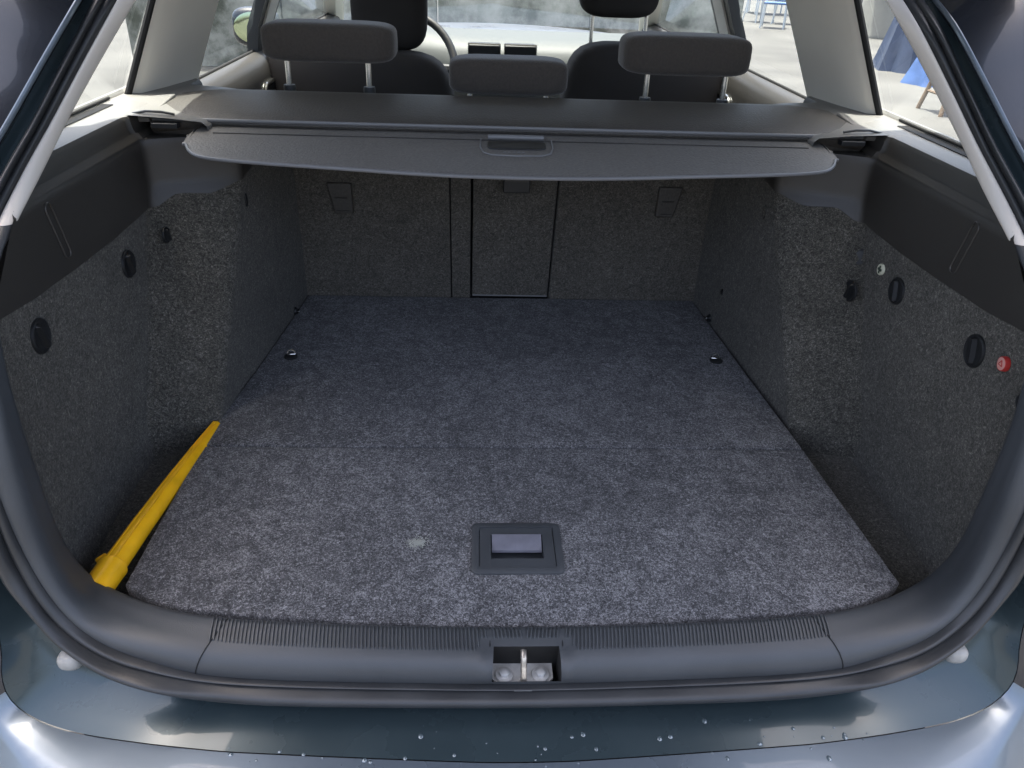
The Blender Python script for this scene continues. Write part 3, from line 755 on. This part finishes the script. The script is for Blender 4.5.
# ================================================================== PILLARS, DOORS, GLASS, ROOF
def belt(z): return .694-.42*max(z-.47, 0)      # half width of the glass above the belt line
def onglass(x, y, off=0): return ont(x, y, lambda p: abs(p.x)-(belt(p.z)-off), t1=8)
def ext(p, q, z): t = (z-p.z)/(q.z-p.z); return p+(q-p)*t
for s in (-1, 1):
    S = (lambda p: V(p)) if s < 0 else (lambda p: mir(V(p)))
    # C pillar
    bo, bi = onglass(131, 98, .012), onglass(191, 100, .035); to, ti_ = onglass(156, 0, .012), onglass(217, 0, .035)
    rows = []
    for t in (0, .08, .2, .35, .5, .65, .8, .9, 1):
        o_ = ext(bo, to, bo.z+(.88-bo.z)*t); i_ = ext(bi, ti_, bi.z+(.88-bi.z)*t); w_ = i_-o_
        rows.append([S(o_+V((-.012, -.004, 0))), S(o_), S(o_+w_*.04+V((.012, 0, 0))), S(o_+w_*.35+V((.018, 0, 0))), S(o_+w_*.72+V((.022, 0, 0))), S(o_+w_*.86+V((.018, 0, 0))), S(i_+V((.0, 0, 0))), S(i_+V((-.045, .02, 0)))])
    mk('centre_pillar_trim', *grid(rows, flip=(s > 0)), M['light'], car, sharp=60, recalc=False, label='pale %s pillar trim behind the rear door' % ('left' if s < 0 else 'right'))
    sl_ = [S(ext(bo, to, z)+V((-.004, -.008, 0))) for z in (.462, .5, .55, .6, .65, .75, .88)]
    mk('glass_seal', *sweep(sl_, .0062, 8), M['black'], car)
    cb = S(bi+V((.012, -.03, -.003)))
    mk('belt_outlet', *pillow(cb, .012, .045, .014, .8, 10), M['plastic_dark'], car)
    # quarter glass
    g = [[S(V((-belt(z), y, z))) for y in (.96+.75*max(z-.45, 0)*1.0, 1.15+.5*(z-.45), ext(bo, to, z).y-.0)] for z in (.468, .56, .66, .76, .86)]
    mk('quarter_window', *grid(g), M['glass'], car, recalc=False)
    # waistline rubber at the quarter glass
    mk('glass_seal', *sweep([S((-.6905, .975, .4745)), S((-.6905, 1.40, .4745))], .0024, 8), M['black'], car)
    # door with window frame: rear and front
    fB = 2.38
    for y0, y1, nm in ((ext(bi, ti_, .46).y-.0, fB, 'rear_door'), (fB+.12, 3.62, 'front_door')):
        pf = [(.66, -.30), (.655, .10), (.640, .30), (.640, .38), (.645, .412), (.655, .428), (.675, .436), (.690, .437), (.70, .432), (.86, .33), (.89, .1), (.88, -.35)]
        rows = [[S(V((-x, y, z))) for y in [y0+(y1-y0)*k/12 for k in range(13)]] for x, z in pf]
        dr_ = mk(nm, *grid(rows), M['plastic'], car, sharp=40, mats=[M['paint_dark']], fmat={i: 1 for i in range(12*8, 12*11)}, recalc=False)
        hy = y0+.22 if nm == 'rear_door' else y1-.5
        lp = stad(S(V((-.636, hy+.30, .34))), S(V((-.636, hy+.42, .34))), V((s, 0, 0))*-1, .028)
        mk('door_handle', *sweep(lp, .006, 8, closed=True), M['chrome'], dr_)
        mk('handle_cup', *pillow(S(V((-.640, hy+.36, .34))), .008, .08, .026, .6, 10), M['plastic_dark'], dr_)
        g = [[S(V((-belt(z)-.003, y, z))) for y in (y0-.0, (y0+y1)/2, y1)] for z in (.432, .65, .88)]
        mk('side_window', *grid(g), M['glass'], car, recalc=False)
        mk('glass_seal', *sweep([S(V((-.688, y0+.02, .438))), S(V((-.688, y1-.02, .438)))], .004, 8), M['black'], car)
    # B pillar: dark frames with pale trim between
    for y0, y1, mt, off in ((fB-.045, fB+.005, M['plastic_dark'], .016), (fB+.005, fB+.105, M['light'], .022), (fB+.105, fB+.15, M['plastic_dark'], .016)):
        rows = [[S(V((-(belt(z)-off+.03), y0-.0, z))), S(V((-(belt(z)-off), y0, z))), S(V((-(belt(z)-off), y1, z))), S(V((-(belt(z)-off+.03), y1, z)))] for z in (.40, .5, .6, .7, .8, .88)]
        mk('door_pillar', *grid(rows), mt, car, recalc=False)
    # A pillar
    rows = []
    for t in [k/8 for k in range(9)]:
        c = V((-.69, 3.68, .40)).lerp(V((-.50, 2.66, .88)), t)
        rows.append([S(c+V((-.03, -.03, 0))), S(c+V((.02, -.035, 0))), S(c+V((.045, .02, 0))), S(c+V((.0, .05, 0)))])
    mk('windscreen_pillar', *grid(rows, True), M['light'], car)
    # roof rail / cant rail
    rows = [[S(V((-x, y, z))) for y in (1.2, 1.6, 2.0, 2.4, 2.7)] for x, z in ((.56, .84), (.52, .835), (.50, .86), (.46, .895), (.49, .95), (.555, .92), (.585, .87), (.56, .84))]
    mk('roof_rail', *grid(rows), M['light'], car, recalc=False)
# door mirror on the left
mr = mk('door_mirror', *pillow(aty(268, 27, 3.25)+V((-.04, 0, .0)), .09, .05, .07, .6, 14), M['paint_dark'], car, label='left door mirror seen through the side window')
mk('mirror_glass', *disc(aty(268, 27, 3.25)+V((-.04, -.047, 0)), (0, -1, 0), .075, .004, ry=.055), mat('mirror_face', (.55, .62, .40), .1, 1), mr)  # yellow-green reflection is put into the mirror tint
rows = [[V((x, y, .895+.03*(1-(x/.55)**2)+.02*math.sin(math.pi*min(max((y-1.1)/2, 0), 1)))) for x in [-.50+1.0*j/16 for j in range(17)]] for y in (1.345, 1.5, 1.8, 2.1, 2.4, 2.72)]
mk('headliner', *grid(rows), M['light'], car, recalc=False)
rows = [[p+V((0, 0, .05)) for p in r] for r in rows]; mk('roof_panel', *grid(rows), M['paint_dark'], car, recalc=False)
mk('windscreen', *grid([[V((-.66, 3.74, .40)), V((0, 3.82, .40)), V((.66, 3.74, .40))], [V((-.49, 2.68, .90)), V((0, 2.73, .92)), V((.49, 2.68, .90))]]), M['glass'], car, recalc=False)
# cabin floor so the light does not leak in from below
mk('cabin_floor', *box(-.86, .86, 1.72, 3.75, -.42, -.38), M['black'], car)
for s in (-1, 1): mk('body_side', *box(min(s*.74, s*.86), max(s*.74, s*.86), 1.0, 1.72, -.35, .40), M['paint_dark'], car, bevel=.03)
mk('underbody', *box(-.60, .60, .70, 1.72, -.40, -.09), M['black'], car)
# shelf beside the rear seats up to the C pillars
for s in (-1, 1):
    S = (lambda p: V(p)) if s < 0 else (lambda p: mir(V(p)))
    rows = [[S(V((-x, y, z))) for y in (1.30, 1.42, 1.52, 1.60)] for x, z in ((.50, .40), (.50, .452), (.508, .459), (.56, .464), (.64, .468), (.70, .472))]
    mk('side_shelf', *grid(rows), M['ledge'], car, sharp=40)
    mk('shelf_latch', *join(box(min(s*.545, s*.585), max(s*.545, s*.585), 1.292, 1.31, .449, .457)), M['plastic_dark'], car, bevel=.001)

# ================================================================== LOAD COVER
cov = empty('load_cover', (0, 1.4, .42), 'grey vinyl roller load cover pulled partly out behind the rear seats', 'load cover')
pr = [(1.335, .440), (1.327, .4455), (1.325, .452), (1.328, .4585), (1.336, .462), (1.36, .467), (1.42, .473), (1.50, .475), (1.545, .470), (1.56, .455), (1.56, .42), (1.34, .42)]
xs_ = [-.60+1.20*i/60 for i in range(61)]
rows = [[V((x, y+.0, z-(.006*max(0, (abs(x)-.54)/.06)))) for x in xs_] for y, z in pr+[pr[0]]]
v, f = grid(rows); mk('cassette', v, f, M['cassette'], cov, sharp=40, label='roller housing behind the rear seats')
mk('front_highlight', *sweep([V((x, 1.3262, .4572)) for x in [-.595+1.19*i/20 for i in range(21)]], .0030, 8), M['cover_edge'], cov, label='pale line as the highlight on the front lip of the roller housing')  # pale strip added to draw the highlight along the housing lip
for s in (-1, 1):
    S = (lambda x, y, z: V((s*x, y, z)))
    pts = [(.600, 1.322, .4600), (.684, 1.334, .4560), (.690, 1.42, .470), (.600, 1.46, .474)]
    v = [S(*p) for p in pts]+[S(.600, 1.324, .452), S(.680, 1.337, .448), S(.688, 1.42, .455), S(.600, 1.46, .455)]
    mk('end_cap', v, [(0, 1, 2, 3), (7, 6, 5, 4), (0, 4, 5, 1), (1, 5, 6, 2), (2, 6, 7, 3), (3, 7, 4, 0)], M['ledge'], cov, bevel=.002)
    hk = [S(.555, 1.318, .4665), S(.575, 1.316, .4705), S(.600, 1.318, .4705), S(.622, 1.32, .466), S(.635, 1.322, .461)]
    mk('cover_clip', *sweep(hk, .003, 8, rx=.002), M['plastic_dark'], cov)
FZ = lambda y: .4485-(1.325-y)*.165
def onflap(x, y): return ont(x, y, lambda p: p.z-FZ(p.y))
left = [onflap(*q) for q in [(517, 177.5), (470, 176), (420, 173.5), (340, 168), (260, 162.5), (215, 158.5), (198, 155.5), (189, 150), (186, 143.5), (189, 135), (194, 128)]]
left[0].x = 0
ol = [(p.x, p.y) for p in left]
ol.append((left[-1].x+.004, 1.326))
# grid of the flap: for each outline point pair columns
xmin = min(p.x for p in left)
# columns by x: lower edge y as function of x
low = sorted([(p.x, p.y) for p in left if p.y < left[8].y+.001]); up_ = sorted([(p[0], p[1]) for p in ol[8:]])
xs2 = [xmin+.0003+(0-xmin)*((1-math.cos(math.pi/2*i/46))) for i in range(46)]+[0]
rows_l = []
def edgeY(x): return smooth([a_ for a_, b_ in low], [b_ for a_, b_ in low], x)
def upY(x):
    if x > up_[-1][0]: return 1.326
    return min(1.326, smooth([a_ for a_, b_ in up_], [b_ for a_, b_ in up_], x))
NR = 14
colz = []
for x in xs2:
    a_, b_ = edgeY(x), upY(x); colz.append([V((x, a_+(b_-a_)*k/NR, FZ(a_+(b_-a_)*k/NR)+.0012*math.sin(math.pi*k/NR)+.0006*noise.noise(V((x*8, k*.4, 0))))) for k in range(NR+1)])
colz = colz+[[mir(p) for p in c] for c in colz[:-1][::-1]]
flap = mk('cover_flap', *grid(colz), M['cover'], cov, sharp=60, thick=-.004, label='stiff vinyl end flap with rounded corners')
ed = [V((x, edgeY(x)-.0005, FZ(edgeY(x))-.001)) for x in xs2]; ed += [mir(p) for p in ed[:-1][::-1]]
mk('edge_piping', *sweep(ed, .0028, 8), M['cover_edge'], flap)
cr = [V((x, 1.292, FZ(1.292)+.0016)) for x in [-.49+.98*i/30 for i in range(31)]]
mk('crease', *sweep(cr, .0009, 6), M['plastic'], flap)
# grip in the flap
q0, q1 = onflap(487, 150), onflap(545, 142)
gy0, gy1 = q0.y, q1.y; gx0, gx1 = q0.x, q1.x; n_ = V((0, -.165, 1)).normalized()
mk('grip_pocket', *[(lambda vf: ([V((p.x, p.y, FZ(p.y)+p.z)) for p in vf[0]], vf[1]))(pillow(((gx0+gx1)/2, (gy0+gy1)/2-.004, .0022), (gx1-gx0)/2, .016, .0014, .35, 12))][0], M['plastic_dark'], flap)
mk('grip_bar', *sweep([V((gx0+.002, gy1+.006, FZ(gy1)+.0045)), V((gx1-.002, gy1+.006, FZ(gy1)+.0045))], .0042, 10), M['cover_edge'], flap)
us = [V((gx0-.010, gy1, 0)), V((gx0-.011, gy0+.008, 0)), V((gx0-.006, gy0-.014, 0)), V((gx0+.008, gy0-.024, 0)), V(((gx0+gx1)/2, gy0-.026, 0)), V((gx1-.008, gy0-.024, 0)), V((gx1+.006, gy0-.014, 0)), V((gx1+.011, gy0+.008, 0)), V((gx1+.010, gy1, 0))]
us = [V((p.x, p.y, FZ(p.y)+.0022)) for p in us]
mk('grip_outline', *sweep(us, .0013, 8), M['cover_edge'], flap)
tk = [box(gx0+.026+i*.0075, gx0+.030+i*.0075, gy0-.013, gy0-.010, FZ(gy0-.012)+.0018, FZ(gy0-.012)+.0026) for i in range(5)]
mk('moulded_marks', *join(*tk), M['cover_edge'], flap)

# the raised tailgate overhead
rows = [[V((x*q, y, z+.04*(1-(x/.68)**2)-(.07 if abs(x) > .67 else 0))) for x in [-.68]+[-.66+1.32*j/16 for j in range(17)]+[.68]] for y, z, q in ((1.36, .97, .88), (1.30, 1.03, .92), (1.0, 1.16, 1.02), (.7, 1.26, 1.08), (.45, 1.33, 1.1), (.25, 1.37, 1.1), (.06, 1.36, 1.07), (.0, 1.28, 1.05))]
mk('tailgate', *grid(rows), M['paint_dark'], car, thick=.05, label='raised tailgate above the opening')
# rain drops set on the painted surfaces
dg = bpy.context.evaluated_depsgraph_get(); dg.update(); out = []
for x, y, r, v, f in DROPS:
    ok, loc, nr, _, ob, _ = sc.ray_cast(dg, V((x, y, .3)), V((0, 0, -1)))
    if ok and loc.z < -.03 and (ob.name.startswith('rear_bumper') or ob.name.startswith('body_channel')):
        out.append(([V((p.x, p.y, loc.z+max(p.z, 0)+.0001)) for p in v], f))
if out: o = mk('rain_drop', *join(*out), M['water'], bumper); o['kind'] = 'stuff'

# ================================================================== OUTSIDE
def ground_mat():
    m = mat('concrete_ground', (.068, .067, .062), .8, var=.38, vscale=.8, bump=.3, bscale=30)  # concrete mottling, strengthened to paint dappled shade into the colour
    return m
v, f = grid([[V((x, y, GZ)) for x in (-120, 120)] for y in (-60, 160)])
o = mk('ground', v, f, ground_mat(), recalc=False); lab(o, 'pale grey concrete ground round the car', None, None, 'structure')
# concrete wall ahead
def wallmat():
    m = bpy.data.materials.new('stained_concrete'); m.use_nodes = True; n = m.node_tree.nodes; l = m.node_tree.links; p = n['Principled BSDF']
    tc = n.new('ShaderNodeTexCoord'); a = n.new('ShaderNodeTexNoise'); a.inputs['Scale'].default_value = 1.6; a.inputs['Detail'].default_value = 8; a.inputs['Roughness'].default_value = .7
    l.new(tc.outputs['Object'], a.inputs[0]); r = n.new('ShaderNodeValToRGB'); e = r.color_ramp.elements
    e[0].position = .38; e[0].color = (.07, .075, .055, 1); e[1].position = .52; e[1].color = (.25, .25, .215, 1); q = r.color_ramp.elements.new(.7); q.color = (.42, .415, .36, 1)
    l.new(a.outputs[0], r.inputs[0]); l.new(r.outputs[0], p.inputs['Base Color']); p.inputs['Roughness'].default_value = .9
    return m
WM = wallmat()
yd = empty('yard_wall', (0, 9.5, GZ), 'stained concrete wall ahead of the windscreen', 'wall'); yd['kind'] = 'thing'
for i in range(4):
    x = -3.9+i*1.7
    mk('wall_panel', *box(x, x+1.685, 9.4+random.uniform(-.01, .01), 9.6, GZ, 1.9), WM, yd, bevel=.01)
mk('coping', *box(-3.95, 2.95, 9.36, 9.64, 1.9, 2.0), WM, yd, bevel=.02)
lw = empty('side_wall', (-9, 5, GZ), 'low shaded wall far off beyond the left windows', 'wall'); lw['kind'] = 'thing'
for i in range(9):
    y = -4+i*3
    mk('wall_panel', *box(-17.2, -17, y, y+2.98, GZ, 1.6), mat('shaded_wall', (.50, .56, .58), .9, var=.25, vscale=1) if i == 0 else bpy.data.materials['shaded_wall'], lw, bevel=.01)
# drums / columns to the right
def drum(x, y, Yd, r, h, label, mt, taper=.85):
    c = atz(x, y, GZ)
    e = empty('concrete_drum', c, label, 'concrete drum', 'pale concrete drums beyond the right window')
    rows = [[c+V((r*q*math.cos(2*math.pi*k/32), r*q*math.sin(2*math.pi*k/32), z)) for k in range(32)] for q, z in ((1, 0), (1, .06), (.97, .08), (taper, h), (taper*.9, h), (taper*.9, h-.1), (.01, h-.12))]
    mk('shell', *grid(rows, True), mt, e, sharp=40)
    mk('rim', *sweep([c+V((r*taper*math.cos(2*math.pi*k/32), r*taper*math.sin(2*math.pi*k/32), h)) for k in range(32)], .05, 8, closed=True), mt, e)
dm = mat('drum_concrete', (.17, .17, .155), .85, var=.15, vscale=3); dm2 = mat('drum_concrete_grey', (.11, .115, .12), .85, var=.15, vscale=3)
drum(877, 37, 0, .42, 1.7, 'pale round concrete drum left of the blue tarpaulin, nearer one', dm)
drum(858, 30, 0, .40, 1.7, 'greyer concrete drum half behind the pale one', dm2)
# blue tarpaulin covered stacks
def tarp(x, y, w_, h, label, mt, seed):
    c = atz(x, y, GZ); e = empty('tarpaulin_stack', c, label, 'covered stack', 'blue covered stacks beyond the right window')
    rows = []; random.seed(seed)
    for k in range(9):
        z = h*k/8; q = (1-.62*(k/8)**.9); row = []
        for j in range(40):
            t = 2*math.pi*j/40; rr_ = w_*q*(1+.10*math.sin(t*7+seed)+.05*math.sin(t*13+k*.2))
            row.append(c+V((rr_*math.cos(t), rr_*math.sin(t), z)))
        rows.append(row)
    rows.append([c+V((0, 0, h+.05))+V((.01*math.cos(2*math.pi*j/40), .01*math.sin(2*math.pi*j/40), 0)) for j in range(40)])
    mk('tarpaulin', *grid(rows, True), mt, e, sharp=60)
    mk('tie_cord', *sweep([c+V((w_*.62*math.cos(2*math.pi*j/24), w_*.62*math.sin(2*math.pi*j/24), h*.55)) for j in range(24)], .015, 6, closed=True), M['white'], e)
tarp(903, 70, .38, 1.15, 'dark blue-grey covered stack standing right of the concrete drums', mat('navy_tarpaulin', (.035, .05, .09), .6, var=.2), 3)
tarp(932, 84, .34, .62, 'bright blue covered stack just beside the darker one', mat('blue_tarpaulin', (.05, .10, .24), .55, var=.2), 5)
# wooden stool
c = atz(950, 113, GZ); stl = empty('wooden_stool', c, 'small wooden stool with splayed legs on the concrete, right window', 'stool')
wd = mat('stool_wood', (.15, .105, .07), .6, var=.3, vscale=8)
mk('seat', *box(c.x-.2, c.x+.2, c.y-.2, c.y+.2, GZ+.44, GZ+.48), wd, stl, bevel=.008)
for sx in (-1, 1):
    for sy in (-1, 1):
        mk('leg', *sweep([c+V((sx*.22, sy*.22, 0)), c+V((sx*.15, sy*.15, .44))], .022, 8), wd, stl)
    mk('stretcher', *sweep([c+V((sx*.19, -.19, .18)), c+V((sx*.19, .19, .18))], .014, 6), wd, stl)
# far blue cafe chairs and a table
bl = mat('blue_chair_paint', (.06, .12, .25), .5); bm_ = mat('pale_metal', (.55, .6, .65), .4, .6)
def chair(c, rz, label):
    e = empty('cafe_chair', c, label, 'chair', 'chairs far off beyond the right rear door'); e.rotation_euler.z = rz
    def add(name, vf, mt): return mk(name, [V(p)+V(c) for p in vf[0]], vf[1], mt, e)
    add('seat', box(-.22, .22, -.22, .22, .43, .46), bl)
    for sx in (-1, 1):
        add('leg', sweep([V((sx*.22, -.22, 0)), V((sx*.2, -.2, .44))], .015, 6), bm_)
        add('leg', sweep([V((sx*.22, .25, 0)), V((sx*.2, .2, .44)), V((sx*.2, .26, .88))], .015, 6), bm_)
    for z in (.58, .68, .78): add('back_slat', box(-.2, .2, .225+.1*(z-.58), .245+.1*(z-.58), z, z+.05), bl)
for i, (x, y, rz, lb) in enumerate(((758, 22, .3, 'blue cafe chair at the left of the far terrace'), (772, 28, -.4, 'blue cafe chair nearest the car on the far terrace'), (784, 24, 1.2, 'blue cafe chair at the right of the far terrace'), (748, 12, 2.0, 'blue cafe chair farthest back on the far terrace'))):
    c = atz(x, y, GZ); chair(c, rz, lb)
c = atz(768, 14, GZ); e = empty('cafe_table', c, 'blue table between the chairs of the far terrace', 'table')
mk('table_top', *box(c.x-.5, c.x+.5, c.y-.4, c.y+.4, GZ+.70, GZ+.74), bl, e, bevel=.005)
for sx in (-1, 1):
    for sy in (-1, 1): mk('leg', *sweep([c+V((sx*.42, sy*.33, 0)), c+V((sx*.42, sy*.33, .7))], .02, 6), bm_, e)
